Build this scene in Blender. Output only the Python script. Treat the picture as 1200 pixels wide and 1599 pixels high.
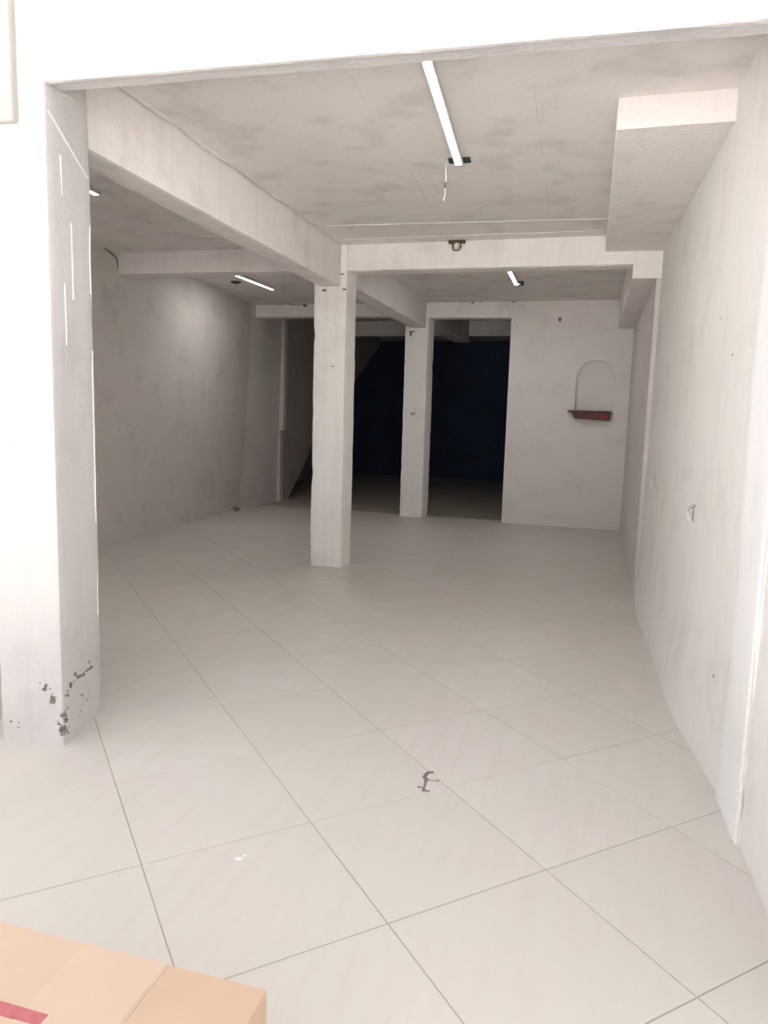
import bpy, bmesh, math, random
from mathutils import Vector, Matrix, noise

random.seed(7)
S = bpy.context.scene
for o in list(bpy.data.objects):
    bpy.data.objects.remove(o)
COL = S.collection

# ------------------------------------------------------------------ camera, light, exposure
FPX, PITCH, ROLL, HEAD, CAMH = 1138.25, -0.12935, -0.02865, math.radians(-15.5), 1.484
fw = Vector((math.sin(HEAD) * math.cos(PITCH), math.cos(HEAD) * math.cos(PITCH), math.sin(PITCH)))
rt = Vector((math.cos(HEAD), -math.sin(HEAD), 0))
dn = fw.cross(rt)
c_, s_ = math.cos(ROLL), math.sin(ROLL)
r2, d2 = rt * c_ + dn * s_, dn * c_ - rt * s_
cam = bpy.data.cameras.new('camera')
cam.sensor_fit = 'HORIZONTAL'; cam.sensor_width = 36.0; cam.lens = FPX / 1200 * 36.0
cam.clip_start = 0.02; cam.clip_end = 200
camo = bpy.data.objects.new('camera', cam); COL.objects.link(camo)
m = Matrix.Identity(4)
for i in range(3):
    m[i][0] = r2[i]; m[i][1] = -d2[i]; m[i][2] = -fw[i]
m[2][3] = CAMH
camo.matrix_world = m
S.camera = camo

world = bpy.data.worlds.new('overcast_sky'); S.world = world
world.use_nodes = True
bg = world.node_tree.nodes['Background']
bg.inputs['Color'].default_value = (0.985, 0.985, 0.99, 1)
bg.inputs['Strength'].default_value = 1.6
sun = bpy.data.lights.new('sun', 'SUN'); sun.energy = 62.0; sun.angle = math.radians(0.6); sun.color = (1.0, 0.99, 0.975)
suno = bpy.data.objects.new('sun', sun); COL.objects.link(suno)
suno.rotation_euler = (math.radians(-38), 0, math.radians(12))   # stands behind the building: the street is sunlit, the shop front in shade
S.view_settings.view_transform = 'Standard'
S.view_settings.look = 'None'
S.view_settings.gamma = 1.0
S.view_settings.use_curve_mapping = False
S.view_settings.exposure = 0.07
TUBE_STRENGTH = 78.0

# ------------------------------------------------------------------ materials
def srgb(r, g, b):
    f = lambda v: (v / 255 / 12.92) if v / 255 <= 0.04045 else ((v / 255 + 0.055) / 1.055) ** 2.4
    return (f(r), f(g), f(b), 1)

def newmat(name):
    mt = bpy.data.materials.new(name); mt.use_nodes = True
    nt = mt.node_tree; b = nt.nodes['Principled BSDF']
    return mt, nt, b

def ramp(nt, src, p0, p1, c0, c1):
    r = nt.nodes.new('ShaderNodeValToRGB')
    r.color_ramp.elements[0].position = p0; r.color_ramp.elements[1].position = p1
    r.color_ramp.elements[0].color = c0; r.color_ramp.elements[1].color = c1
    nt.links.new(src, r.inputs['Fac'])
    return r.outputs['Color']

def nz(nt, vec, scale, detail=4.0, rough=0.55):
    n = nt.nodes.new('ShaderNodeTexNoise')
    n.inputs['Scale'].default_value = scale; n.inputs['Detail'].default_value = detail
    n.inputs['Roughness'].default_value = rough
    nt.links.new(vec, n.inputs['Vector'])
    return n.outputs['Fac']

def mixc(nt, a, b, fac, mode='MIX'):
    x = nt.nodes.new('ShaderNodeMix'); x.data_type = 'RGBA'; x.blend_type = mode
    for sock, v in ((x.inputs[6], a), (x.inputs[7], b)):
        if isinstance(v, tuple): sock.default_value = v
        else: nt.links.new(v, sock)
    if isinstance(fac, float): x.inputs[0].default_value = fac
    else: nt.links.new(fac, x.inputs[0])
    return x.outputs[2]

def mapping(nt, scale=(1, 1, 1), rot=(0, 0, 0), coord='Object'):
    t = nt.nodes.new('ShaderNodeTexCoord'); mp = nt.nodes.new('ShaderNodeMapping')
    mp.inputs['Scale'].default_value = scale; mp.inputs['Rotation'].default_value = rot
    nt.links.new(t.outputs[coord], mp.inputs['Vector'])
    return mp.outputs['Vector']

def bump(nt, b, h, strength, dist):
    bp = nt.nodes.new('ShaderNodeBump')
    bp.inputs['Strength'].default_value = strength; bp.inputs['Distance'].default_value = dist
    nt.links.new(h, bp.inputs['Height']); nt.links.new(bp.outputs['Normal'], b.inputs['Normal'])

def plaster(name, base, tint_a, tint_b, dirt, dirt_amount=0.35, streak=0.0, rough=0.85, bstr=0.35, dirt_lo=0.52, dirt_hi=0.78):
    """limewashed plaster: two soft tints, blotches of dirt, optional vertical trowel streaks"""
    mt, nt, b = newmat(name)
    v = mapping(nt)
    big = nz(nt, v, 0.9, 3)
    col = mixc(nt, tint_a, tint_b, ramp(nt, big, 0.35, 0.65, (0, 0, 0, 1), (1, 1, 1, 1)))
    col = mixc(nt, col, base, 0.5)
    mid = nz(nt, v, 2.6, 6, 0.6)
    dm = ramp(nt, mid, dirt_lo, dirt_hi, (0, 0, 0, 1), (dirt_amount,) * 3 + (1,))
    col = mixc(nt, col, dirt, dm)
    if streak:
        vs = mapping(nt, (9, 9, 0.5))
        st = nz(nt, vs, 1.6, 4, 0.6)
        sm = ramp(nt, st, 0.5, 0.72, (0, 0, 0, 1), (streak,) * 3 + (1,))
        col = mixc(nt, col, dirt, sm)
    nt.links.new(col, b.inputs['Base Color'])
    b.inputs['Roughness'].default_value = rough
    fine = nz(nt, v, 38, 5, 0.6)
    add = nt.nodes.new('ShaderNodeMath'); add.operation = 'MULTIPLY_ADD'
    nt.links.new(mid, add.inputs[0]); add.inputs[1].default_value = 2.0; nt.links.new(fine, add.inputs[2])
    bump(nt, b, add.outputs[0], bstr, 0.01)
    return mt

def plain(name, col, rough=0.6, metal=0.0, var=0.12, scale=30):
    mt, nt, b = newmat(name)
    v = mapping(nt)
    n = nz(nt, v, scale, 3)
    dk = tuple(c * (1 - var) for c in col[:3]) + (1,)
    lt = tuple(min(1, c * (1 + var)) for c in col[:3]) + (1,)
    nt.links.new(ramp(nt, n, 0.3, 0.7, dk, lt), b.inputs['Base Color'])
    b.inputs['Roughness'].default_value = rough; b.inputs['Metallic'].default_value = metal
    return mt

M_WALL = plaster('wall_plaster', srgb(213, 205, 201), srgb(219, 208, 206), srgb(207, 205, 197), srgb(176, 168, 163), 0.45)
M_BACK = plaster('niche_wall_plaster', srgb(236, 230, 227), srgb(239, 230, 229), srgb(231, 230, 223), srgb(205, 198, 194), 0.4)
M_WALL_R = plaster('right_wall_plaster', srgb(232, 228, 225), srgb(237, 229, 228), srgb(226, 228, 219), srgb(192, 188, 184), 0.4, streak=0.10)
M_COL = plaster('column_plaster', srgb(247, 243, 240), srgb(249, 242, 242), srgb(244, 241, 234), srgb(208, 201, 198), 0.45, streak=0.22, bstr=0.6)
M_FACADE = plaster('facade_limewash', srgb(205, 201, 200), srgb(208, 202, 203), srgb(202, 199, 195), srgb(178, 173, 172), 0.45, streak=0.22, bstr=0.45)
M_OLD = plaster('old_facade_plaster', srgb(170, 167, 160), srgb(175, 171, 165), srgb(166, 163, 157), srgb(150, 146, 141), 0.4)
M_BEAM = plaster('beam_plaster', srgb(241, 235, 233), srgb(244, 235, 234), srgb(237, 233, 227), srgb(190, 181, 177), 0.4, streak=0.12, bstr=0.45)
M_CEIL = plaster('ceiling_cement', srgb(236, 230, 227), srgb(238, 230, 229), srgb(233, 230, 223), srgb(182, 175, 172), 0.55, bstr=0.22, dirt_lo=0.5, dirt_hi=0.75)
M_MORTAR = plain('white_mortar', srgb(236, 231, 226), 0.9, var=0.08)
M_CHIP = plain('bare_cement_chip', srgb(128, 116, 112), 0.95, var=0.35, scale=45)
M_CHIP2 = plain('rubbed_plaster_chip', srgb(158, 148, 144), 0.95, var=0.25, scale=45)
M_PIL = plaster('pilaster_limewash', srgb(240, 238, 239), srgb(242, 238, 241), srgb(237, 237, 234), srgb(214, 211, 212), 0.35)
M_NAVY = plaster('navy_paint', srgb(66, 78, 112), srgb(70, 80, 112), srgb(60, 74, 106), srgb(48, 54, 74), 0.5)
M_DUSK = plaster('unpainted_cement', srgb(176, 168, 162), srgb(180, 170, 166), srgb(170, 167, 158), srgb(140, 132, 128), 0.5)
M_DARKFLOOR = plaster('raw_cement_floor', srgb(184, 174, 163), srgb(187, 175, 166), srgb(180, 174, 160), srgb(160, 150, 142), 0.5, rough=0.5)
M_GROUT = plain('grout', srgb(184, 174, 167), 0.9, var=0.25, scale=1.1)
M_PAVE = plain('pavement_cement', srgb(184, 182, 179), 0.9, var=0.1, scale=4)
M_STEEL = plain('white_enamelled_steel', srgb(205, 206, 204), 0.45)
M_GREEN = plain('dark_green_plate', srgb(38, 62, 54), 0.5)
M_BLACK = plain('black_bakelite', srgb(34, 30, 28), 0.5)
M_BRONZE = plain('tarnished_brass', srgb(82, 68, 46), 0.45, 0.5)
M_WIREW = plain('white_wire', srgb(225, 222, 216), 0.5)
M_WIRED = plain('black_wire', srgb(40, 34, 34), 0.5)
M_RED = plain('red_brown_tile', srgb(94, 52, 44), 0.55, var=0.35, scale=9)
M_REDF = plain('bright_red_chip', srgb(150, 44, 48), 0.6)
M_SOCKET = plain('grey_socket_box', srgb(205, 202, 198), 0.5)
M_CARTON = plain('corrugated_card', srgb(203, 177, 157), 0.85, var=0.04, scale=6)
M_CARTON_D = plain('corrugated_card_flap', srgb(198, 169, 146), 0.85, var=0.04, scale=6)
M_TAPE = plain('clear_brown_tape', srgb(204, 179, 160), 0.4, var=0.03, scale=6)
M_PRINT = plain('red_print', srgb(184, 104, 112), 0.8, var=0.15, scale=40)

def tile_mat():
    mt, nt, b = newmat('porcelain_tile')
    v = mapping(nt, (1, 1, 1), (0, 0, math.radians(-43.6)))
    v2 = mapping(nt, (14, 1.6, 1), (0, 0, math.radians(-43.6)))
    big = nz(nt, v, 1.3, 3); st = nz(nt, v2, 1.2, 5, 0.6)
    col = mixc(nt, srgb(209, 202, 197), srgb(205, 202, 193), ramp(nt, big, 0.35, 0.65, (0, 0, 0, 1), (1, 1, 1, 1)))
    col = mixc(nt, col, srgb(196, 187, 181), ramp(nt, st, 0.45, 0.75, (0, 0, 0, 1), (0.4, 0.4, 0.4, 1)))
    oi = nt.nodes.new('ShaderNodeObjectInfo')
    col = mixc(nt, col, srgb(201, 193, 188), ramp(nt, oi.outputs['Random'], 0.0, 1.0, (0, 0, 0, 1), (0.4, 0.4, 0.4, 1)))
    nt.links.new(col, b.inputs['Base Color'])
    rn = nz(nt, v, 5, 4)
    nt.links.new(ramp(nt, rn, 0.3, 0.7, (0.36,) * 3 + (1,), (0.52,) * 3 + (1,)), b.inputs['Roughness'])
    b.inputs['Specular IOR Level'].default_value = 0.35
    return mt
M_TILE = tile_mat()

def emit_mat(name, col, strength):
    mt, nt, b = newmat(name)
    b.inputs['Base Color'].default_value = (0.9, 0.9, 0.9, 1)
    b.inputs['Emission Color'].default_value = col
    b.inputs['Emission Strength'].default_value = strength
    return mt
M_TUBE1 = emit_mat('glowing_front_tube', (1.0, 0.995, 0.97, 1), TUBE_STRENGTH * 0.95)
M_TUBE = emit_mat('glowing_tube', (1.0, 0.995, 0.97, 1), TUBE_STRENGTH)

# ------------------------------------------------------------------ mesh helpers
def link(name, bm, mat, parent=None, smooth=False):
    bmesh.ops.recalc_face_normals(bm, faces=bm.faces)
    me = bpy.data.meshes.new(name); bm.to_mesh(me); bm.free()
    me.materials.append(mat)
    if smooth:
        for p in me.polygons: p.use_smooth = True
        me.set_sharp_from_angle(angle=math.radians(32))
    o = bpy.data.objects.new(name, me); COL.objects.link(o)
    if parent:
        o.parent = parent
    return o

def tag(o, label=None, cat=None, group=None, kind=None):
    if label: o['label'] = label
    if cat: o['category'] = cat
    if group: o['group'] = group
    if kind: o['kind'] = kind
    return o

def empty(name, loc):
    o = bpy.data.objects.new(name, None); COL.objects.link(o); o.location = loc
    o.empty_display_size = 0.1
    return o

def hexa(bm, pts):
    """pts: 8 corners, bottom four ccw then top four"""
    v = [bm.verts.new(p) for p in pts]
    for f in ((0, 3, 2, 1), (4, 5, 6, 7), (0, 1, 5, 4), (1, 2, 6, 5), (2, 3, 7, 6), (3, 0, 4, 7)):
        bm.faces.new([v[i] for i in f])
    return v

def box(bm, x0, x1, y0, y1, z0, z1):
    return hexa(bm, [(x0, y0, z0), (x1, y0, z0), (x1, y1, z0), (x0, y1, z0),
                     (x0, y0, z1), (x1, y0, z1), (x1, y1, z1), (x0, y1, z1)])

def prism(bm, poly, z0, z1):
    a = [bm.verts.new((x, y, z0)) for x, y in poly]; b = [bm.verts.new((x, y, z1)) for x, y in poly]
    n = len(poly)
    bm.faces.new(a[::-1]); bm.faces.new(b)
    for i in range(n):
        bm.faces.new((a[i], a[(i + 1) % n], b[(i + 1) % n], b[i]))

def bevel_box(bm, x0, x1, y0, y1, z0, z1, w=0.004, seg=2):
    vs = box(bm, x0, x1, y0, y1, z0, z1)
    es = list({e for v in vs for e in v.link_edges})
    bmesh.ops.bevel(bm, geom=es, offset=w, segments=seg, affect='EDGES', profile=0.5)

def tube_path(bm, pts, r, n=8, caps=True):
    pts = [Vector(p) for p in pts]; rings = []
    for i, p in enumerate(pts):
        d = (pts[min(i + 1, len(pts) - 1)] - pts[max(i - 1, 0)]).normalized()
        up = Vector((0, 0, 1)) if abs(d.z) < 0.9 else Vector((1, 0, 0))
        a = d.cross(up).normalized(); b = d.cross(a)
        rr = r[i] if isinstance(r, (list, tuple)) else r
        rings.append([bm.verts.new(p + (a * math.cos(t) + b * math.sin(t)) * rr) for t in [2 * math.pi * k / n for k in range(n)]])
    for q, w in zip(rings, rings[1:]):
        for k in range(n):
            bm.faces.new((q[k], q[(k + 1) % n], w[(k + 1) % n], w[k]))
    if caps:
        bm.faces.new(rings[0][::-1]); bm.faces.new(rings[-1])

def rough_bar(bm, sect, ends, seed=0, amp=0.006, nseg=40, corner=0.012, sub=5):
    """loft of a quad section with worn round corners and uneven faces.
    sect: function t -> 4 world points (ccw); ends: number of rings"""
    rings = []
    for k in range(nseg + 1):
        t = k / nseg
        q = [Vector(p) for p in sect(t)]
        cen = sum(q, Vector()) / 4
        ring = []
        for i in range(4):
            a, b, pv = q[i], q[(i + 1) % 4], q[i - 1]
            ea = (b - a); L = ea.length; ea = ea / L
            ep = (pv - a).normalized()
            cc = corner * (0.6 + 0.9 * noise.noise(a * 3.1 + Vector((seed, i * 7, t * 9))) ** 2 * 4 + 0.3)
            cc = min(cc, L * 0.2)
            ring.append((a + ep * cc, cen)); ring.append((a + (ep + ea) * cc * 0.29, cen))
            for s in range(sub):
                ring.append((a + ea * (cc + (L - 2 * cc) * s / sub), cen))
        out = []
        for p, cn in ring:
            d = (p - cn).normalized()
            n1 = noise.noise(p * 2.3 + Vector((seed * 3.7, 0, 0))); n2 = noise.noise(p * 9.0 + Vector((0, seed * 5.1, 0)))
            out.append(bm.verts.new(p + d * amp * (n1 + 0.5 * n2)))
        rings.append(out)
    n = len(rings[0])
    for q, w in zip(rings, rings[1:]):
        for k in range(n):
            bm.faces.new((q[k], q[(k + 1) % n], w[(k + 1) % n], w[k]))
    bm.faces.new(rings[0][::-1]); bm.faces.new(rings[-1])

def lerp(a, b, t): return a + (b - a) * t

def column(name, poly, z0, z1, mat, seed, amp=0.007, corner=0.014, nseg=60):
    bm = bmesh.new()
    rough_bar(bm, lambda t: [(x, y, lerp(z0, z1, t)) for x, y in poly], None, seed, amp, nseg, corner)
    return link(name, bm, mat, smooth=True)

def beam(name, sec0, sec1, mat, seed, amp=0.004, corner=0.012, nseg=50):
    bm = bmesh.new()
    rough_bar(bm, lambda t: [Vector(a).lerp(Vector(b), t) for a, b in zip(sec0, sec1)], None, seed, amp, nseg, corner)
    return link(name, bm, mat, smooth=True)

def blob(bm, cx, cy, rx, ry, plane, depth, seed, n=14):
    """irregular flake of thickness depth; plane maps (a, b, h) to world"""
    pts = []
    for k in range(n):
        t = 2 * math.pi * k / n
        r = 1 + 0.55 * noise.noise(Vector((math.cos(t) * 1.7 + seed * 3.3, math.sin(t) * 1.7, seed)))
        pts.append((cx + rx * r * math.cos(t), cy + ry * r * math.sin(t)))
    lo = [bm.verts.new(plane(a, b, -0.01)) for a, b in pts]
    hi = [bm.verts.new(plane(cx + (a - cx) * 0.8, cy + (b - cy) * 0.8, depth)) for a, b in pts]
    bm.faces.new(lo[::-1]); bm.faces.new(hi)
    for k in range(n):
        bm.faces.new((lo[k], lo[(k + 1) % n], hi[(k + 1) % n], hi[k]))

def ridge(bm, p0, p1, up, w=0.008, hgt=0.006, seed=0, gap=0.0, n=None):
    """irregular squeezed-out mortar line from p0 to p1, standing out along up"""
    p0, p1, up = Vector(p0), Vector(p1), Vector(up)
    d = p1 - p0; L = d.length; d = d / L; side = d.cross(up)
    n = n or max(6, int(L / 0.05)); prev = None
    for k in range(n + 1):
        t = k / n; p = p0 + d * L * t
        a = noise.noise(Vector((t * L * 3.3, seed * 2.1, 0))); b = noise.noise(Vector((t * L * 9, seed, 4)))
        ww = max(0.0015, w * (0.7 + 0.9 * a + 0.5 * b)); hh = max(0.001, hgt * (0.6 + 0.8 * a + 0.5 * b))
        off = side * (0.004 * b + 0.004 * a)
        cur = [bm.verts.new(p + off - side * ww - up * 0.006), bm.verts.new(p + off + up * hh), bm.verts.new(p + off + side * ww - up * 0.006)]
        if prev and a > gap - 1.0:
            bm.faces.new((prev[0], cur[0], cur[1], prev[1])); bm.faces.new((prev[1], cur[1], cur[2], prev[2]))
        prev = cur

# ------------------------------------------------------------------ the place (metres; camera stands over the origin)
ZC1, ZC2, ZC3 = 3.07, 3.15, 3.40
def xr_near(y): return 0.50 + 0.027 * (6.72 - y)          # near right wall, runs out slightly towards the street
def xr_far(y): return 0.462 + 0.007 * (y - 6.72)         # inset right wall of the second bay
def xl(y, z): return lerp(-4.95 - 0.085 * (y - 6.6), -4.76 - 0.09 * (y - 6.7), z / 3.1)
def yf(x): return 2.585 + 0.045 * (x + 2.16)              # facade line

# ---- floor: grout bed and porcelain tiles laid on the diagonal
bm = bmesh.new(); box(bm, -6.2, 1.2, -0.6, 10.93, -0.12, -0.0035)
floor = tag(link('floor', bm, M_GROUT), 'pale beige porcelain tile floor laid on the diagonal', kind='structure')
TA = math.radians(43.6); TS = 0.6
CAMG = (-0.62327, -2.87634)
def grid_pt(i, j):
    a, b = (i - CAMG[0]) * TS, (j - CAMG[1]) * TS
    return (a * math.cos(TA) - b * math.sin(TA), a * math.sin(TA) + b * math.cos(TA))
def clip(poly, a, b, c):
    out = []
    for k in range(len(poly)):
        p, q = poly[k], poly[(k + 1) % len(poly)]
        dp, dq = a * p[0] + b * p[1] - c, a * q[0] + b * q[1] - c
        if dp <= 0: out.append(p)
        if (dp < 0 < dq) or (dq < 0 < dp):
            t = dp / (dp - dq); out.append((lerp(p[0], q[0], t), lerp(p[1], q[1], t)))
    return out
gap = 0.0016
for i in range(-14, 22):
    for j in range(-4, 22):
        g = gap / TS
        poly = [grid_pt(i + g, j + g), grid_pt(i + 1 - g, j + g), grid_pt(i + 1 - g, j + 1 - g), grid_pt(i + g, j + 1 - g)]
        full = poly
        poly = clip(poly, 0, 1, 10.9)
        poly = clip(poly, 0, -1, -0.55)
        cy = sum(p[1] for p in full) / 4
        poly = clip(poly, 1, 0.027, 0.685) if cy < 6.4 else clip(poly, 1, 0, 0.52)   # right wall
        if poly: poly = clip(poly, -1, -0.085, 4.97 - 0.085 * 6.6)          # left wall
        if not poly or len(poly) < 3: continue
        if max(p[1] for p in poly) < 2.75 and max(p[0] for p in poly) < -3.3: continue
        ar = 0.5 * abs(sum(poly[k][0] * poly[(k + 1) % len(poly)][1] - poly[(k + 1) % len(poly)][0] * poly[k][1] for k in range(len(poly))))
        if ar < 0.004: continue
        bm = bmesh.new()
        dz = random.uniform(-0.0006, 0.0006)
        a = [bm.verts.new((x, y, -0.012)) for x, y in poly]
        cx = sum(p[0] for p in poly) / len(poly); cyy = sum(p[1] for p in poly) / len(poly)
        b = [bm.verts.new((x, y, -0.0015 + dz)) for x, y in poly]
        sh = lambda p: (p[0] + (cx - p[0]) * 0.004, p[1] + (cyy - p[1]) * 0.004)
        c = [bm.verts.new((*sh(p), dz)) for p in poly]
        n = len(poly)
        for k in range(n):
            bm.faces.new((a[k], a[(k + 1) % n], b[(k + 1) % n], b[k])); bm.faces.new((b[k], b[(k + 1) % n], c[(k + 1) % n], c[k]))
        bm.faces.new(c)
        link('tile', bm, M_TILE, floor)

bm = bmesh.new(); box(bm, -7.2, 1.2, 10.93, 19.2, -0.12, -0.004)
tag(link('floor_back', bm, M_DARKFLOOR), 'dark bare cement floor of the unlit back room', kind='structure')
bm = bmesh.new(); box(bm, -30, 30, -40, -0.6, -0.14, -0.02); box(bm, -30, -6.2, -0.6, 2.5, -0.14, -0.02); box(bm, 1.2, 30, -0.6, 2.5, -0.14, -0.02)
tag(link('pavement', bm, M_PAVE), 'cement pavement outside the shop front', kind='structure')

# small marks on the floor
def flat(a, b, h): return (a, b, h)
bm = bmesh.new(); prism(bm, [(-0.595, 2.865), (-0.545, 2.86), (-0.465, 2.735), (-0.505, 2.70), (-0.575, 2.745)], -0.002, 0.0014)
link('cement_patch', bm, plain('pale_cement_patch', srgb(206, 198, 194), 0.9, var=0.05), floor)
CR = [[(-0.546, 2.873), (-0.562, 2.866), (-0.572, 2.849), (-0.575, 2.82), (-0.563, 2.803), (-0.560, 2.772), (-0.557, 2.74), (-0.556, 2.707)],
      [(-0.563, 2.81), (-0.542, 2.799), (-0.523, 2.802), (-0.511, 2.809)], [(-0.582, 2.733), (-0.569, 2.733), (-0.556, 2.732)], [(-0.556, 2.712), (-0.541, 2.714), (-0.531, 2.717)]]
bm = bmesh.new()
for k, path in enumerate(CR):
    rr = [0.006, 0.008, 0.009, 0.010, 0.010, 0.007, 0.006, 0.006] if k == 0 else [0.006, 0.004, 0.004, 0.006][:len(path)]
    tube_path(bm, [(x, y, -0.001) for x, y in path], rr, 6)
link('crack', bm, M_CHIP, floor)
bm = bmesh.new(); blob(bm, -1.046, 2.07, 0.016, 0.010, flat, 0.002, 3); blob(bm, -1.034, 2.088, 0.006, 0.009, flat, 0.004, 5)
link('plaster_smudge', bm, M_MORTAR, floor)

# ---- ceilings
def slab(name, x0, x1, y0, y1, z, label):
    bm = bmesh.new(); box(bm, x0, x1, y0, y1, z, 3.75)
    return tag(link(name, bm, M_CEIL), label, kind='structure')
ceil1 = slab('ceiling', -5.6, 1.0, 2.66, 6.80, ZC1, 'blotchy grey cement ceiling of the front bay')
ceil2 = slab('ceiling_middle', -6.0, 1.0, 6.80, 10.75, ZC2, 'grey cement ceiling of the second bay')
ceil3 = slab('ceiling_back', -7.2, 1.0, 10.75, 19.2, ZC3, 'dark ceiling of the back room')
DOWN = (0, 0, -1)
bm = bmesh.new()
ridge(bm, (-2.25, 6.02, ZC1), (0.03, 6.17, ZC1), DOWN, 0.010, 0.007, 1)
link('mortar_seam', bm, M_MORTAR, ceil1)
bm = bmesh.new(); ridge(bm, (-2.25, 6.50, ZC1), (0.03, 6.53, ZC1), DOWN, 0.008, 0.006, 2); link('mortar_seam', bm, M_MORTAR, ceil1)
bm = bmesh.new(); ridge(bm, (-1.17, 2.9, ZC1), (-1.26, 6.0, ZC1), DOWN, 0.006, 0.004, 3, gap=0.9); link('mortar_seam', bm, M_MORTAR, ceil1)
bm = bmesh.new(); ridge(bm, (-0.35, 3.3, ZC1), (-0.40, 6.0, ZC1), DOWN, 0.007, 0.005, 4, gap=0.95); link('mortar_seam', bm, M_MORTAR, ceil1)
bm = bmesh.new(); ridge(bm, (-2.325, 3.0, ZC1 - 0.01), (-2.325, 6.6, ZC1 - 0.01), Vector((0.7, 0, -0.7)), 0.016, 0.014, 5); link('mortar_seam', bm, M_MORTAR, ceil1)
bm = bmesh.new(); ridge(bm, (-4.9, 5.68, ZC1), (-2.56, 6.25, ZC1), DOWN, 0.005, 0.003, 6, gap=1.0); link('mortar_seam', bm, M_MORTAR, ceil1)
bm = bmesh.new(); ridge(bm, (-4.9, 6.03, ZC1), (-2.56, 6.30, ZC1), DOWN, 0.006, 0.004, 7); link('mortar_seam', bm, M_MORTAR, ceil1)
M_STAIN = plain('damp_stain', srgb(186, 178, 172), 0.9, var=0.06, scale=14)

# ---- walls
def wall_quad(name, p0, p1, zt0, zt1, thick, mat, label, base_off=None, nx=50, nz_=30, amp=0.004, seed=0):
    """wall between two base points with an uneven inner face; thick is the outward vector"""
    bm = bmesh.new(); g = []
    for i in range(nx + 1):
        r = []
        for k in range(nz_ + 1):
            s, t = i / nx, k / nz_
            base = Vector(p0).lerp(Vector(p1), s); top = Vector((*zt0,)).lerp(Vector((*zt1,)), s)
            p = base.lerp(top, t)
            d = -Vector(thick).normalized()
            o = amp * noise.noise(p * 1.3 + Vector((seed, 0, 0)))
            if base_off: o += base_off(p)
            r.append(bm.verts.new(p + d * o))
        g.append(r)
    for i in range(nx):
        for k in range(nz_):
            bm.faces.new((g[i][k], g[i + 1][k], g[i + 1][k + 1], g[i][k + 1]))
    b = [bm.verts.new(v.co + Vector(thick)) for v in (g[0][0], g[nx][0], g[nx][nz_], g[0][nz_])]
    bm.faces.new((b[3], b[2], b[1], b[0]))
    bm.faces.new([g[i][0] for i in range(nx + 1)][::-1] + [b[0], b[1]])
    bm.faces.new([g[i][nz_] for i in range(nx + 1)] + [b[2], b[3]])
    bm.faces.new([g[0][k] for k in range(nz_ + 1)] + [b[3], b[0]])
    bm.faces.new([g[nx][k] for k in range(nz_ + 1)][::-1] + [b[1], b[2]])
    return tag(link(name, bm, mat, smooth=False), label, kind='structure')

def bulge(p):
    a = max(0, min(1, (p.y - 3.0) / 0.9)) * max(0, min(1, (7.2 - p.y) / 1.2))
    return 0.085 * a * math.exp(-max(p.z, 0) / 0.55)
wall_right = wall_quad('wall_right', (xr_near(1.7), 1.7, -0.02), (xr_near(6.78), 6.78, -0.02), (xr_near(1.7), 1.7, 3.3), (xr_near(6.78), 6.78, 3.3), (0.25, 0, 0), M_WALL_R,
          'rough white plastered wall with two open socket boxes', bulge)
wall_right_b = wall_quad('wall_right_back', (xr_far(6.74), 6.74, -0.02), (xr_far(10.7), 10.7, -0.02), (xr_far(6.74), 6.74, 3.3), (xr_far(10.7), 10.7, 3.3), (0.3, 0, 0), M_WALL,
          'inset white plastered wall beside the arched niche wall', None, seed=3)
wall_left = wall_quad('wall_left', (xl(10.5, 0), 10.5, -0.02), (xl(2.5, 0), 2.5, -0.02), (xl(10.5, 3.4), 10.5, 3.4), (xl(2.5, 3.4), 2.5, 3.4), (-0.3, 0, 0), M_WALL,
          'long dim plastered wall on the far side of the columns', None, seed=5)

wall_quad('wall_left_back', (-5.11, 11.6, -0.02), (-5.275, 10.45, -0.02), (-5.04, 11.6, 3.4), (-5.10, 10.45, 3.4), (-0.3, 0, 0), M_WALL,
          'short dim wall stub beyond the long wall, before the stair flank', None, nx=12, seed=8)
def left_pl(a, b, h): return (xl(a, b) + h, a, b)
for k, (y, z, r) in enumerate([(6.85, 1.27, 0.012), (8.9, 1.9, 0.012), (9.9, 1.1, 0.010)]):
    bm = bmesh.new(); blob(bm, y, z, r, r, left_pl, 0.004, 150 + k, 8); link('plaster_chip', bm, M_CHIP2, wall_left)
bm = bmesh.new(); tube_path(bm, [left_pl(y, z, 0.0) for y, z in ((6.44, 3.06), (6.53, 3.05), (6.62, 3.03), (6.68, 3.0), (6.70, 2.96), (6.70, 2.92))], [0.006, 0.010, 0.012, 0.010, 0.009, 0.004], 6)
link('crack', bm, M_CHIP, wall_left)
def right_pl(a, b, h): return (xr_near(a) - bulge(Vector((0, a, b))) - h, a, b)
for k, (y, z, r) in enumerate([(3.55, 1.80, 0.006), (3.45, 1.66, 0.008), (3.9, 2.0, 0.006), (4.6, 1.5, 0.006), (3.3, 0.42, 0.008)]):
    bm = bmesh.new(); blob(bm, y, z, r, r, right_pl, 0.003, 160 + k, 8); link('plaster_fleck', bm, M_MORTAR if k % 2 else M_CHIP2, wall_right)
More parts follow.
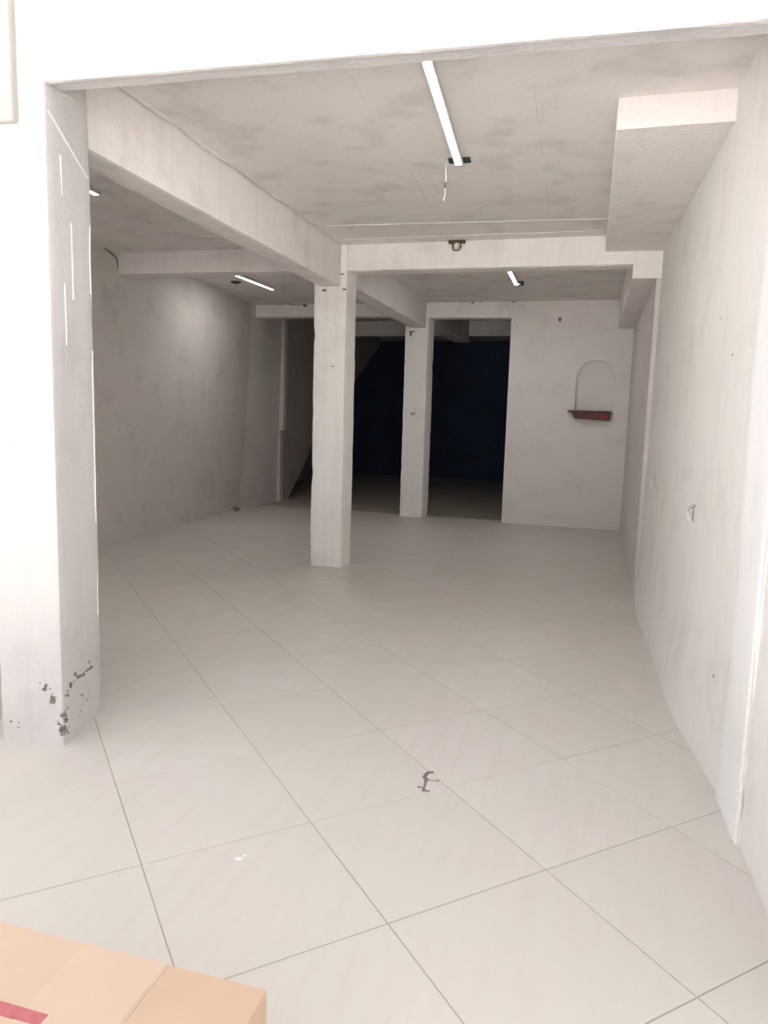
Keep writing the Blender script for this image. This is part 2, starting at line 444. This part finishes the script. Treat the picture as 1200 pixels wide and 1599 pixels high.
# facade: lintel, old plaster, closed bay, pier and right-hand pier; unseen upper height added to shade the street
bm = bmesh.new()
prof = [(0.0, 6.5), (0.0, 2.765), (0.006, 2.760), (0.022, 2.759), (0.028, 2.768), (0.118, 2.772), (0.125, 2.785), (0.125, 6.5)]  # wall over the lintel raised out of view to keep sun off near pavement
NX = 60
rows = []
for k in range(NX + 1):
    x = lerp(-2.40, xr_near(2.7) + 0.1, k / NX); r = []
    for q, (dy, z) in enumerate(prof):
        w = 0.003 * noise.noise(Vector((x * 3, q * 2.2, 1))) + 0.0015 * noise.noise(Vector((x * 14, q, 5)))
        r.append(bm.verts.new((x, yf(x) + dy + w, z + (w if z < 4 else 0))))
    rows.append(r)
for a, b in zip(rows, rows[1:]):
    for q in range(len(prof)):
        bm.faces.new((a[q], b[q], b[(q + 1) % len(prof)], a[(q + 1) % len(prof)]))
bm.faces.new(rows[0]); bm.faces.new(rows[-1][::-1])
lintel = tag(link('lintel', bm, M_FACADE), 'white lintel across the entrance, with added unseen wall above', kind='structure')
bm = bmesh.new(); bevel_box(bm, -3.2, -2.275, 2.535, 2.72, 2.605, 6.5, 0.012)
tag(link('wall_front_upper', bm, M_OLD), 'old greyish plaster above the entrance pier', kind='structure')
bm = bmesh.new(); box(bm, -6.0, -2.44, 2.72, 2.94, -0.02, 6.5)
tag(link('wall_front', bm, M_OLD), 'plain front wall closing the bay beside the entrance pier', kind='structure')

bm = bmesh.new(); box(bm, -16.0, -6.0, 2.62, 9.0, -0.14, 6.5)  # unseen block added to shade the pavement and dim bounce on the facade
tag(link('wall_added_neighbour', bm, M_OLD), 'added unseen house block adjoining the shop, shading the street', kind='structure')
bm = bmesh.new(); box(bm, 0.86, 12.0, 2.62, 9.0, -0.14, 6.5)  # matching unseen block on the other side, also added for its shade
tag(link('wall_added_neighbour', bm, M_OLD), 'added unseen house block adjoining the plastered side wall, shading the street', kind='structure')

pier = column('entrance_pillar', [(-2.46, 2.548), (-2.158, 2.582), (-2.236, 2.95), (-2.46, 2.95)], -0.01, 3.09, M_FACADE, 11, 0.005, 0.010, 110)
tag(pier, 'thick white entrance pillar with chipped plaster at its foot', kind='structure')
def front_pl(a, b, h): return (a, 2.585 + 0.11 * (a + 2.16) - h, b)
def jamb_pl(a, b, h): return (lerp(-2.158, -2.236, (a - 2.582) / 0.368) + h, a + 0.2 * h, b)
rc = random.Random(5)
def scatter(plane, path, n, spread, smin, smax, mats, parent):
    """small angular flakes where the plaster has broken away, strewn along a path"""
    for q in range(n):
        t = rc.random() * (len(path) - 1); k = min(int(t), len(path) - 2); t -= k
        a = lerp(path[k][0], path[k + 1][0], t) + rc.gauss(0, spread); b = lerp(path[k][1], path[k + 1][1], t) + rc.gauss(0, spread)
        r = smin + (smax - smin) * rc.random() ** 2
        bm = bmesh.new(); blob(bm, a, b, r * rc.uniform(0.7, 1.8), r * rc.uniform(0.5, 1.3), plane, 0.0035, rc.random() * 90, rc.choice((7, 8, 9)))
        link('plaster_chip', bm, rc.choice(mats), parent)
CH = [M_CHIP, M_CHIP, M_CHIP2]
scatter(front_pl, [(-2.245, 0.27), (-2.215, 0.22), (-2.18, 0.215)], 12, 0.010, 0.004, 0.015, CH, pier)
scatter(front_pl, [(-2.178, 0.13), (-2.172, 0.02)], 9, 0.006, 0.004, 0.013, CH, pier)
scatter(front_pl, [(-2.43, 0.12), (-2.38, 0.06)], 5, 0.012, 0.003, 0.008, CH, pier)
scatter(front_pl, [(-2.44, 0.55), (-2.42, 0.42)], 6, 0.010, 0.003, 0.007, [M_CHIP2], pier)
scatter(jamb_pl, [(2.605, 0.21), (2.66, 0.255), (2.72, 0.272), (2.79, 0.262), (2.93, 0.30)], 30, 0.009, 0.003, 0.014, CH, pier)
scatter(jamb_pl, [(2.60, 0.16), (2.61, 0.03)], 10, 0.008, 0.004, 0.014, CH, pier)
scatter(jamb_pl, [(2.68, 0.10), (2.88, 0.13)], 9, 0.02, 0.003, 0.009, [M_CHIP2], pier)
for k, (x, z, r) in enumerate([(-2.34, 1.33, 0.004), (-2.40, 2.06, 0.006), (-2.37, 2.02, 0.004), (-2.44, 1.78, 0.007), (-2.42, 0.73, 0.005)]):
    bm = bmesh.new(); blob(bm, x, z, r, r * 1.2, front_pl, 0.004, 40 + k, 8); link('plaster_chip', bm, M_CHIP2, pier)
for k, (y0, z0, y1, z1) in enumerate([(2.60, 2.66, 2.93, 2.50), (2.70, 2.77, 2.94, 2.81), (2.69, 2.52, 2.70, 1.75), (2.76, 2.48, 2.77, 1.9), (2.93, 2.45, 2.93, 0.5)]):
    bm = bmesh.new(); d = Vector((1, 0.21, 0)).normalized()
    ridge(bm, Vector(jamb_pl(y0, z0, 0.004)), Vector(jamb_pl(y1, z1, 0.004)), d, 0.0035, 0.0012, 80 + k, gap=0.95); link('mortar_seam', bm, M_MORTAR, pier)

bm = bmesh.new()
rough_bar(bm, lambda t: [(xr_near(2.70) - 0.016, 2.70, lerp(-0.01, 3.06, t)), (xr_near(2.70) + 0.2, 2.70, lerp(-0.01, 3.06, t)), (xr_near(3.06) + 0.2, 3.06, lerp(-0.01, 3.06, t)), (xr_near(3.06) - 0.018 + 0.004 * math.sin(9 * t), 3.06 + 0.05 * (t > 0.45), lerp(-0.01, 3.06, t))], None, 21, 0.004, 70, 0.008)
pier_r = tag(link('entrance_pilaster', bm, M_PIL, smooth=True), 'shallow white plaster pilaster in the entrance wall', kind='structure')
bm = bmesh.new(); ridge(bm, (xr_near(2.7) - 0.018, 2.70, 0.0), (xr_near(2.7) - 0.018, 2.70, 1.5), Vector((-0.9, -0.4, 0)).normalized(), 0.008, 0.006, 90)
link('mortar_seam', bm, M_MORTAR, pier_r)

# ---- columns
col2 = column('column', [(-2.60, 6.675), (-2.285, 6.690), (-2.262, 6.935), (-2.60, 6.935)], -0.01, 3.10, M_COL, 31, 0.005, 0.009, 100)
tag(col2, 'white plastered square column standing alone mid-floor, the nearer one', kind='structure')
for k, (x, z, r) in enumerate([(-2.40, 1.95, 0.010), (-2.50, 2.655, 0.02), (-2.30, 2.66, 0.014), (-2.32, 2.80, 0.012)]):
    bm = bmesh.new(); blob(bm, x, z, r * 1.3, r * 0.6, lambda a, b, h: (a, 6.668 - h, b), 0.008, 95 + k); link('plaster_chip', bm, M_CHIP, col2)
col3 = column('column', [(-2.705, 10.64), (-2.365, 10.655), (-2.318, 10.87), (-2.705, 10.87)], -0.01, 3.18, M_COL, 37, 0.005, 0.009, 100)
tag(col3, 'white plastered square column farther back, beside the dark doorway', kind='structure')
for k, (x, z, rx, rz) in enumerate([(-2.60, 2.74, 0.05, 0.008), (-2.62, 2.71, 0.02, 0.03), (-2.55, 1.55, 0.04, 0.02)]):
    bm = bmesh.new(); blob(bm, x, z, rx, rz, lambda a, b, h: (a, 10.632 - h, b), 0.006, 105 + k); link('plaster_chip', bm, M_STAIN if k == 2 else M_CHIP, col3)

# ---- beams
def ybeam(name, xa0, xa1, ya, xb0, xb1, yb, z0a, z0b, z1, mat, seed, label):
    o = beam(name, [(xa0, ya, z0a), (xa1, ya, z0a), (xa1, ya, z1), (xa0, ya, z1)], [(xb0, yb, z0b), (xb1, yb, z0b), (xb1, yb, z1), (xb0, yb, z1)], mat, seed)
    return tag(o, label, kind='structure')
ybeam('beam', -2.55, -2.345, 2.93, -2.545, -2.34, 6.76, 2.69, 2.69, 3.12, M_BEAM, 41, 'deep concrete beam running from the entrance pillar to the first column')
ybeam('beam', -2.575, -2.36, 6.88, -2.64, -2.40, 10.70, 2.77, 2.79, 3.2, M_BEAM, 43, 'concrete beam running between the two columns')
ybeam('beam', -2.66, -2.37, 10.85, -2.70, -2.40, 14.6, 2.93, 2.99, 3.45, M_BEAM, 44, 'dim concrete beam running into the back room')
def xbeam(name, x0, x1, y, dy, z0, z1, mat, seed, label, zr=None):
    zr = z0 if zr is None else zr
    o = beam(name, [(x0, y, z0), (x0, y + dy, z0), (x0, y + dy, z1), (x0, y, z1)], [(x1, y, zr), (x1, y + dy, zr), (x1, y + dy, z1), (x1, y, z1)], mat, seed)
    return tag(o, label, kind='structure')
xb1 = xbeam('beam', -2.30, 0.30, 6.715, 0.215, 2.835, 3.12, M_BEAM, 51, 'pale cross beam from the first column to the right-hand soffit', 2.825)
xbeam('beam', -4.80, -2.52, 6.715, 0.20, 2.865, 3.12, M_BEAM, 52, 'pale cross beam from the long wall to the first column', 2.845)
xb2 = xbeam('beam', -2.36, -1.12, 10.64, 0.22, 2.935, 3.2, M_BEAM, 53, 'pale cross beam over the dark doorway', 2.925)
xb3 = xbeam('beam', -5.22, -2.62, 10.64, 0.22, 2.965, 3.2, M_BEAM, 54, 'cross beam with a dark scar beneath the ceiling, behind the columns')
xbeam('beam', -6.0, 0.8, 14.5, 0.22, 3.11, 3.45, M_BEAM, 55, 'dim cross beam deep in the back room')
for k, (x, z, rx, rz) in enumerate([(-4.70, 3.145, 0.02, 0.008), (-4.49, 3.15, 0.07, 0.012), (-4.37, 3.15, 0.06, 0.01), (-4.29, 3.135, 0.035, 0.022), (-3.0, 3.15, 0.05, 0.006)]):
    bm = bmesh.new(); blob(bm, x, z, rx, rz, lambda a, b, h: (a, 10.637 - h, b), 0.006, 120 + k); link('plaster_chip', bm, M_CHIP, xb3)
bm = bmesh.new(); ridge(bm, (-2.26, 6.712, 2.838), (0.25, 6.712, 2.828), (0, -1, 0), 0.006, 0.004, 60, gap=0.8); link('mortar_seam', bm, M_MORTAR, xb1)
for k, (x, z, r) in enumerate([(-1.72, 3.14, 0.03), (-1.6, 3.15, 0.02), (-1.14, 3.14, 0.025)]):
    bm = bmesh.new(); blob(bm, x, z, r, r * 0.4, lambda a, b, h: (a, 10.637 - h, b), 0.005, 130 + k); link('plaster_chip', bm, M_CHIP, xb2)

# boxed soffits along the right wall
def soffit(name, x0, y0, y1, z0, z1, x1, mat, label, seed):
    bm = bmesh.new()
    rough_bar(bm, lambda t: [(lerp(x0[0], x0[1], t), lerp(y0, y1, t), lerp(z0[0], z0[1], t)), (x1, lerp(y0, y1, t), lerp(z0[0], z0[1], t)), (x1, lerp(y0, y1, t), z1), (lerp(x0[0], x0[1], t), lerp(y0, y1, t), z1)], None, seed, 0.003, 40, 0.006, 6)
    return tag(link(name, bm, mat, smooth=False), label, kind='structure')
soffit('soffit', (0.035, 0.03), 3.97, 6.73, (2.922, 2.935), 3.10, 0.68, M_BEAM, 'boxed white soffit under the front ceiling along the plastered wall', 71)
soffit('soffit', (0.267, 0.29), 6.725, 10.68, (2.712, 2.77), 3.2, 0.62, M_BEAM, 'narrower boxed soffit farther back above the inset wall', 72)

# ---- back right wall with arched niche
XL_, XR_, YB = -1.165, 0.60, 10.64
nx0, nx1, nzb, nzs = -0.228, 0.292, 1.60, 2.10       # niche
ncx, nr = (nx0 + nx1) / 2, (nx1 - nx0) / 2
arch = [(nx0, nzb)] + [(nx0, nzs)] + [(ncx - nr * math.cos(t), nzs + 0.245 * math.sin(t)) for t in [math.pi * k / 20 for k in range(1, 20)]] + [(nx1, nzs), (nx1, nzb)]
bm = bmesh.new()
def outer_pt(p):
    # project niche rim to the outer rectangle radially
    cx, cz = ncx, 1.9
    dx, dz = p[0] - cx, p[1] - cz
    ts = []
    if dx < 0: ts.append((XL_ - cx) / dx)
    if dx > 0: ts.append((XR_ - cx) / dx)
    if dz < 0: ts.append((-0.02 - cz) / dz)
    if dz > 0: ts.append((3.2 - cz) / dz)
    t = min(ts); return (cx + dx * t, cz + dz * t)
rim = []
full = arch + [(lerp(nx1, nx0, k / 8), nzb) for k in range(1, 8)]
corners = [(XL_, 3.2), (XR_, 3.2), (XR_, -0.02), (XL_, -0.02)]
# insert rim points that aim exactly at the corners
def ang(p): return math.atan2(p[1] - 1.9, p[0] - ncx)
N_ = len(full)
fv = [bm.verts.new((p[0], YB, p[1])) for p in full]
bv = [bm.verts.new((p[0], YB + 0.085, p[1])) for p in full]
ov = []
for p in full:
    ox, oz = outer_pt(p)
    for c in corners:
        if math.hypot(ox - c[0], oz - c[1]) < 0.12: ox, oz = c
    ov.append((ox, oz))
ovv = [bm.verts.new((x, YB, z)) for x, z in ov]
for k in range(N_):
    k2 = (k + 1) % N_
    bm.faces.new((fv[k], fv[k2], bv[k2], bv[k]))
    a, b = ov[k], ov[k2]
    extra = [c for c in corners if a != c and b != c and abs(a[0] - b[0]) > 1e-6 and abs(a[1] - b[1]) > 1e-6 and (c[0] in (a[0], b[0]) or abs(c[0] - a[0]) < 1e-6 or abs(c[0] - b[0]) < 1e-6) and (abs(c[1] - a[1]) < 1e-6 or abs(c[1] - b[1]) < 1e-6)]
    vs = [fv[k], ovv[k]] + [bm.verts.new((c[0], YB, c[1])) for c in extra[:1]] + [ovv[k2], fv[k2]]
    try: bm.faces.new(vs)
    except ValueError: pass
bm.faces.new(bv)
# thickness of the wall and the jamb of the doorway
box(bm, XL_, XR_, YB + 0.1, YB + 0.26, -0.02, 3.2)
f0 = [bm.verts.new(p) for p in ((XL_, YB, -0.02), (XL_, YB + 0.1, -0.02), (XL_, YB + 0.1, 3.2), (XL_, YB, 3.2))]
bm.faces.new(f0)
bmesh.ops.remove_doubles(bm, verts=bm.verts, dist=1e-5)
wall_back = tag(link('wall_back', bm, M_BACK), 'white plastered wall with an arched niche beside the dark doorway', kind='structure')
bm = bmesh.new(); box(bm, 0.305, 0.62, 10.605, 10.64, -0.02, 2.80)
tag(link('trim_1', bm, M_BACK), 'shallow plaster strip in the corner beside the niche', kind='structure')
bm = bmesh.new(); ridge(bm, (XL_ + 0.01, YB, 0.09), (0.25, YB, 0.04), (0, -1, 0), 0.006, 0.004, 77, gap=0.9); link('mortar_seam', bm, M_MORTAR, wall_back)

# ---- back room
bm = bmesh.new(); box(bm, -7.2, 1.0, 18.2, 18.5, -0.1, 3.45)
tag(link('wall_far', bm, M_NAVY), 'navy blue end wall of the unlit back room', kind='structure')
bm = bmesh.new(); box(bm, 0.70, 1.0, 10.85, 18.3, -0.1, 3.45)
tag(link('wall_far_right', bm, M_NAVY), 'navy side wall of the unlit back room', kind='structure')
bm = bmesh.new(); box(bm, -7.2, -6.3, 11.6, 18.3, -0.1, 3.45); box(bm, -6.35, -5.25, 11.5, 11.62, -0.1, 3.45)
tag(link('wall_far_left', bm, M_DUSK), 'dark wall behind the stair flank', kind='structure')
# stair flank with its sloping underside
bm = bmesh.new()
def slabx(bm, poly, x0, x1):
    a = [bm.verts.new((x0, y, z)) for y, z in poly]; b = [bm.verts.new((x1, y, z)) for y, z in poly]; n = len(poly)
    bm.faces.new(a); bm.faces.new(b[::-1])
    for i in range(n): bm.faces.new((a[i], b[i], b[(i + 1) % n], a[(i + 1) % n]))
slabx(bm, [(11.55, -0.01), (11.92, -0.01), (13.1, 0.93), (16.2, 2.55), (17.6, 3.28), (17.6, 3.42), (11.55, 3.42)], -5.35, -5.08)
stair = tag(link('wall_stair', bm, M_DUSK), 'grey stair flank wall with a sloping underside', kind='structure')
bm = bmesh.new(); slabx(bm, [(11.92, -0.01), (13.1, 0.93), (16.2, 2.55), (17.6, 3.28), (17.6, 3.42), (13.0, 1.1), (11.75, -0.01)], -6.32, -5.35)
link('stair_slab', bm, M_DUSK, stair)
bm = bmesh.new(); box(bm, -5.32, -5.01, 11.52, 11.64, 1.215, 3.42)
link('upper_edge', bm, M_WALL, stair)
bm = bmesh.new(); box(bm, -5.32, -5.065, 11.515, 11.64, -0.01, 1.205)
link('lower_edge', bm, M_WALL, stair)

# ------------------------------------------------------------------ things
# ---- tube lights
def tube_light(x0, y0, x1, y1, z, label, plate=False, wires=False, glow=None):
    t = empty('tube_light', ((x0 + x1) / 2, (y0 + y1) / 2, z))
    tag(t, label, 'tube light', 'slim tube lights under the ceilings')
    a, b = Vector((x0, y0, 0)), Vector((x1, y1, 0)); L = (b - a).length; ang_ = math.atan2(b.y - a.y, b.x - a.x)
    def put(name, bm, mat, sm=False):
        o = link(name, bm, mat, t, sm); o.rotation_euler = (0, 0, ang_); return o
    bm = bmesh.new(); bevel_box(bm, -L / 2, L / 2, -0.025, 0.025, -0.030, 0.0, 0.004); put('housing', bm, M_STEEL)
    bm = bmesh.new()                                     # flat LED diffuser, faintly domed, facing down
    rows_ = []
    for xx in (-L / 2 + 0.015, L / 2 - 0.015):
        rows_.append([bm.verts.new((xx, yy, zz)) for yy, zz in ((-0.0215, -0.029), (-0.0205, -0.0335), (-0.010, -0.0355), (0.0, -0.036), (0.010, -0.0355), (0.0205, -0.0335), (0.0215, -0.029))])
    for q in range(6): bm.faces.new((rows_[0][q], rows_[0][q + 1], rows_[1][q + 1], rows_[1][q])).material_index = 1 if q in (0, 5) else 0
    for r_ in rows_: bm.faces.new(r_).material_index = 1
    bm.faces.new((rows_[0][0], rows_[0][6], rows_[1][6], rows_[1][0])).material_index = 1
    o = put('diffuser', bm, glow or M_TUBE, False); o.data.materials.append(M_STEEL)
    for s in (-1, 1):
        bm = bmesh.new(); bevel_box(bm, s * L / 2 - 0.012 - s * 0.012, s * L / 2 + 0.012 - s * 0.012, -0.0265, 0.0265, -0.037, -0.002, 0.004); put('end_cap', bm, M_STEEL)
    if plate:
        bm = bmesh.new(); bevel_box(bm, L / 2 - 0.05, L / 2 + 0.03, -0.07, 0.065, -0.010, 0.0, 0.003); put('mounting_plate', bm, M_GREEN)
    if wires:
        bm = bmesh.new(); tube_path(bm, [(L / 2 - 0.0, 0.075, -0.005), (L / 2 + 0.01, 0.085, -0.03), (L / 2 + 0.03, 0.082, -0.09), (L / 2 + 0.035, 0.086, -0.12)], 0.0024, 6); put('wire', bm, M_WIREW)
        bm = bmesh.new(); tube_path(bm, [(L / 2 + 0.035, 0.086, -0.115), (L / 2 + 0.04, 0.088, -0.15)], 0.0045, 6); put('connector', bm, M_WIRED)
        bm = bmesh.new(); tube_path(bm, [(L / 2 + 0.04, 0.088, -0.15), (L / 2 + 0.045, 0.086, -0.18), (L / 2 + 0.04, 0.095, -0.225)], 0.0018, 6); put('wire', bm, M_WIREW)
    return t
tube_light(-0.788, 3.30, -0.880, 4.68, ZC1, 'long glowing tube light on the front ceiling with green plate and loose wire', True, True, M_TUBE1)
tube_light(-3.56, 3.62, -3.585, 4.82, ZC1, 'tube light peeping out behind the entrance pillar')
tube_light(-4.21, 8.02, -4.17, 9.20, ZC2, 'tube light beyond the left cross beam beside a black ceiling rose')
tube_light(-0.962, 8.02, -0.966, 9.22, ZC2, 'tube light on the second-bay ceiling beside a small dark lamp holder')

# ---- ceiling rose, lamp holders, hooks
def disc(bm, c, r, z0, z1, n=24, r1=None):
    r1 = r1 or r
    a = [bm.verts.new((c[0] + r * math.cos(2 * math.pi * k / n), c[1] + r * math.sin(2 * math.pi * k / n), z0)) for k in range(n)]
    b = [bm.verts.new((c[0] + r1 * math.cos(2 * math.pi * k / n), c[1] + r1 * math.sin(2 * math.pi * k / n), z1)) for k in range(n)]
    bm.faces.new(a[::-1]); bm.faces.new(b)
    for k in range(n): bm.faces.new((a[k], a[(k + 1) % n], b[(k + 1) % n], b[k]))
rose = tag(empty('ceiling_rose', (-4.49, 8.76, ZC2)), 'round black ceiling rose near the long wall', 'ceiling rose')
bm = bmesh.new(); disc(bm, (0, 0), 0.062, -0.012, 0.0, r1=0.068); link('base', bm, M_BLACK, rose)
bm = bmesh.new(); disc(bm, (0, 0), 0.03, -0.022, -0.012, r1=0.04); link('boss', bm, M_BLACK, rose)
hold = tag(empty('lamp_holder', (-0.905, 9.10, ZC2)), 'small dark lamp holder beside the second-bay tube light', 'lamp holder')
bm = bmesh.new(); disc(bm, (0, 0), 0.045, -0.012, 0.0); link('base', bm, M_STEEL, hold)
bm = bmesh.new(); disc(bm, (0, 0), 0.032, -0.055, -0.012, r1=0.036); link('socket', bm, M_BLACK, hold)

br = tag(empty('lamp_bracket', (-1.25, 6.690, 3.055)), 'dark metal lamp bracket with looped stirrup on the cross beam', 'bracket')
bm = bmesh.new(); bevel_box(bm, -0.075, 0.075, -0.024, 0.022, -0.012, 0.012, 0.004); link('plate', bm, M_BRONZE, br)
bm = bmesh.new(); tube_path(bm, [(-0.036, -0.004, -0.008), (-0.036, -0.006, -0.055), (-0.026, -0.008, -0.070), (0.0, -0.008, -0.074), (0.026, -0.008, -0.070), (0.036, -0.006, -0.055), (0.036, -0.004, -0.008)], 0.0055, 8); link('stirrup', bm, M_BRONZE, br, True)
bm = bmesh.new(); disc(bm, (0, 0), 0.026, -0.052, -0.010, r1=0.022); o = link('bulb_socket', bm, M_WIREW, br)
hk = tag(empty('wall_hook', (-0.497, 10.635, 2.90)), 'small rusty hook high on the niche wall', 'hook')
bm = bmesh.new(); bevel_box(bm, -0.02, 0.02, -0.008, 0.003, -0.022, 0.022, 0.003); link('plate', bm, M_CHIP, hk)
bm = bmesh.new(); tube_path(bm, [(0, -0.006, 0.006), (0, -0.03, 0.004), (0, -0.042, -0.008), (0, -0.042, -0.022), (0, -0.034, -0.03)], 0.005, 8); link('hook', bm, M_CHIP, hk, True)

# ---- niche shelf
sh = tag(empty('niche_shelf', (-0.02, 10.60, 1.54)), 'red-brown tile shelf under the arched niche', 'shelf')
bm = bmesh.new(); bevel_box(bm, -0.295, 0.285, -0.075, 0.118, 0.085, 0.112, 0.005); link('top_slab', bm, M_RED, sh)
bm = bmesh.new()
hexa(bm, [(-0.20, -0.055, 0.0), (0.27, -0.055, -0.022), (0.27, 0.036, -0.022), (-0.20, 0.036, 0.0), (-0.245, -0.06, 0.086), (0.28, -0.06, 0.086), (0.28, 0.036, 0.086), (-0.245, 0.036, 0.086)])
link('front_block', bm, M_RED, sh)
bm = bmesh.new(); blob(bm, 0.20, 0.03, 0.065, 0.035, lambda a, b, h: (a, -0.059 - h, b), 0.004, 8); link('bare_brick', bm, M_REDF, sh)

# ---- socket boxes on the right wall
def socket_box(y, z, w, hh, label, wires=True):
    x = xr_near(y) - bulge(Vector((0, y, z)))
    t = tag(empty('socket_box', (x, y, z)), label, 'socket box', 'open socket boxes on the plastered wall')
    bm = bmesh.new()
    for a in ((-w / 2, -w / 2 + 0.006, -hh / 2, hh / 2), (w / 2 - 0.006, w / 2, -hh / 2, hh / 2), (-w / 2, w / 2, -hh / 2, -hh / 2 + 0.006), (-w / 2, w / 2, hh / 2 - 0.006, hh / 2)):
        box(bm, -0.005, 0.02, a[0], a[1], a[2], a[3])
    link('frame', bm, M_SOCKET, t)
    bm = bmesh.new(); box(bm, -0.003, 0.02, -w / 2 + 0.004, w / 2 - 0.004, -hh / 2 + 0.004, hh / 2 - 0.004); link('back_plate', bm, M_CHIP, t)
    if wires:
        bm = bmesh.new(); tube_path(bm, [(-0.002, 0.01, 0.02), (-0.02, 0.0, 0.03), (-0.035, -0.012, 0.005), (-0.03, -0.02, -0.03), (-0.02, -0.012, -0.045)], 0.005, 6); link('wire', bm, M_WIREW, t, True)
        bm = bmesh.new(); tube_path(bm, [(-0.002, -0.01, 0.015), (-0.022, -0.018, 0.02), (-0.03, -0.022, -0.01), (-0.018, -0.015, -0.028)], 0.004, 6); link('wire', bm, M_WIREW, t, True)
    return t
socket_box(4.12, 1.03, 0.06, 0.085, 'open socket box with loose wires, nearer the entrance')
socket_box(5.93, 1.048, 0.05, 0.08, 'small plastered-over socket box, deeper along the wall', True)

# ---- rubble crumbs by the long wall
cm = tag(empty('mortar_lump', (-5.12, 10.02, 0.0)), 'small dark lump of mortar at the foot of the long wall', 'rubble')
bm = bmesh.new(); bmesh.ops.create_icosphere(bm, subdivisions=2, radius=0.05)
for v in bm.verts:
    v.co *= 1 + 0.5 * noise.noise(v.co * 22); v.co.z = max(v.co.z * 0.8 + 0.03, 0.0)
link('lump', bm, M_CHIP, cm)

# ---- cardboard box in the foreground
BX0, BX1, BY0, BY1, BZ = -1.46, -0.524, 0.52, 1.157, 0.40
cb = tag(empty('cardboard_box', ((BX0 + BX1) / 2, (BY0 + BY1) / 2, 0.0)), 'closed cardboard box with red print, standing by the entrance', 'box')
hx, hy = (BX1 - BX0) / 2, (BY1 - BY0) / 2
bm = bmesh.new(); bevel_box(bm, -hx, hx, -hy, hy, 0.0, BZ - 0.006, 0.003); link('body', bm, M_CARTON_D, cb)
ox = (BX0 + BX1) / 2; oy = (BY0 + BY1) / 2
bm = bmesh.new(); bevel_box(bm, -hx + 0.001, -0.735 - ox, -hy + 0.001, hy - 0.001, BZ - 0.006, BZ + 0.0002, 0.0008); link('top_flap', bm, M_CARTON, cb)
bm = bmesh.new(); bevel_box(bm, -0.7345 - ox, hx - 0.001, -hy + 0.001, hy - 0.001, BZ - 0.006, BZ, 0.0008); link('top_flap', bm, M_CARTON_D, cb)
bm = bmesh.new(); box(bm, -0.925 - ox, -0.74 - ox, -hy + 0.002, hy - 0.001, BZ, BZ + 0.0012); link('tape', bm, M_TAPE, cb)
bm = bmesh.new(); box(bm, -1.40 - ox, -0.872 - ox, 0.958 - oy, 0.984 - oy, BZ, BZ + 0.0015); link('red_stripe', bm, M_PRINT, cb)
bm = bmesh.new(); ridge(bm, (-0.66 - ox, hy, BZ - 0.003), (hx - 0.01, hy, BZ - 0.003), (0, 1, 0.3), 0.003, 0.002, 4); link('torn_edge', bm, M_CHIP, cb)
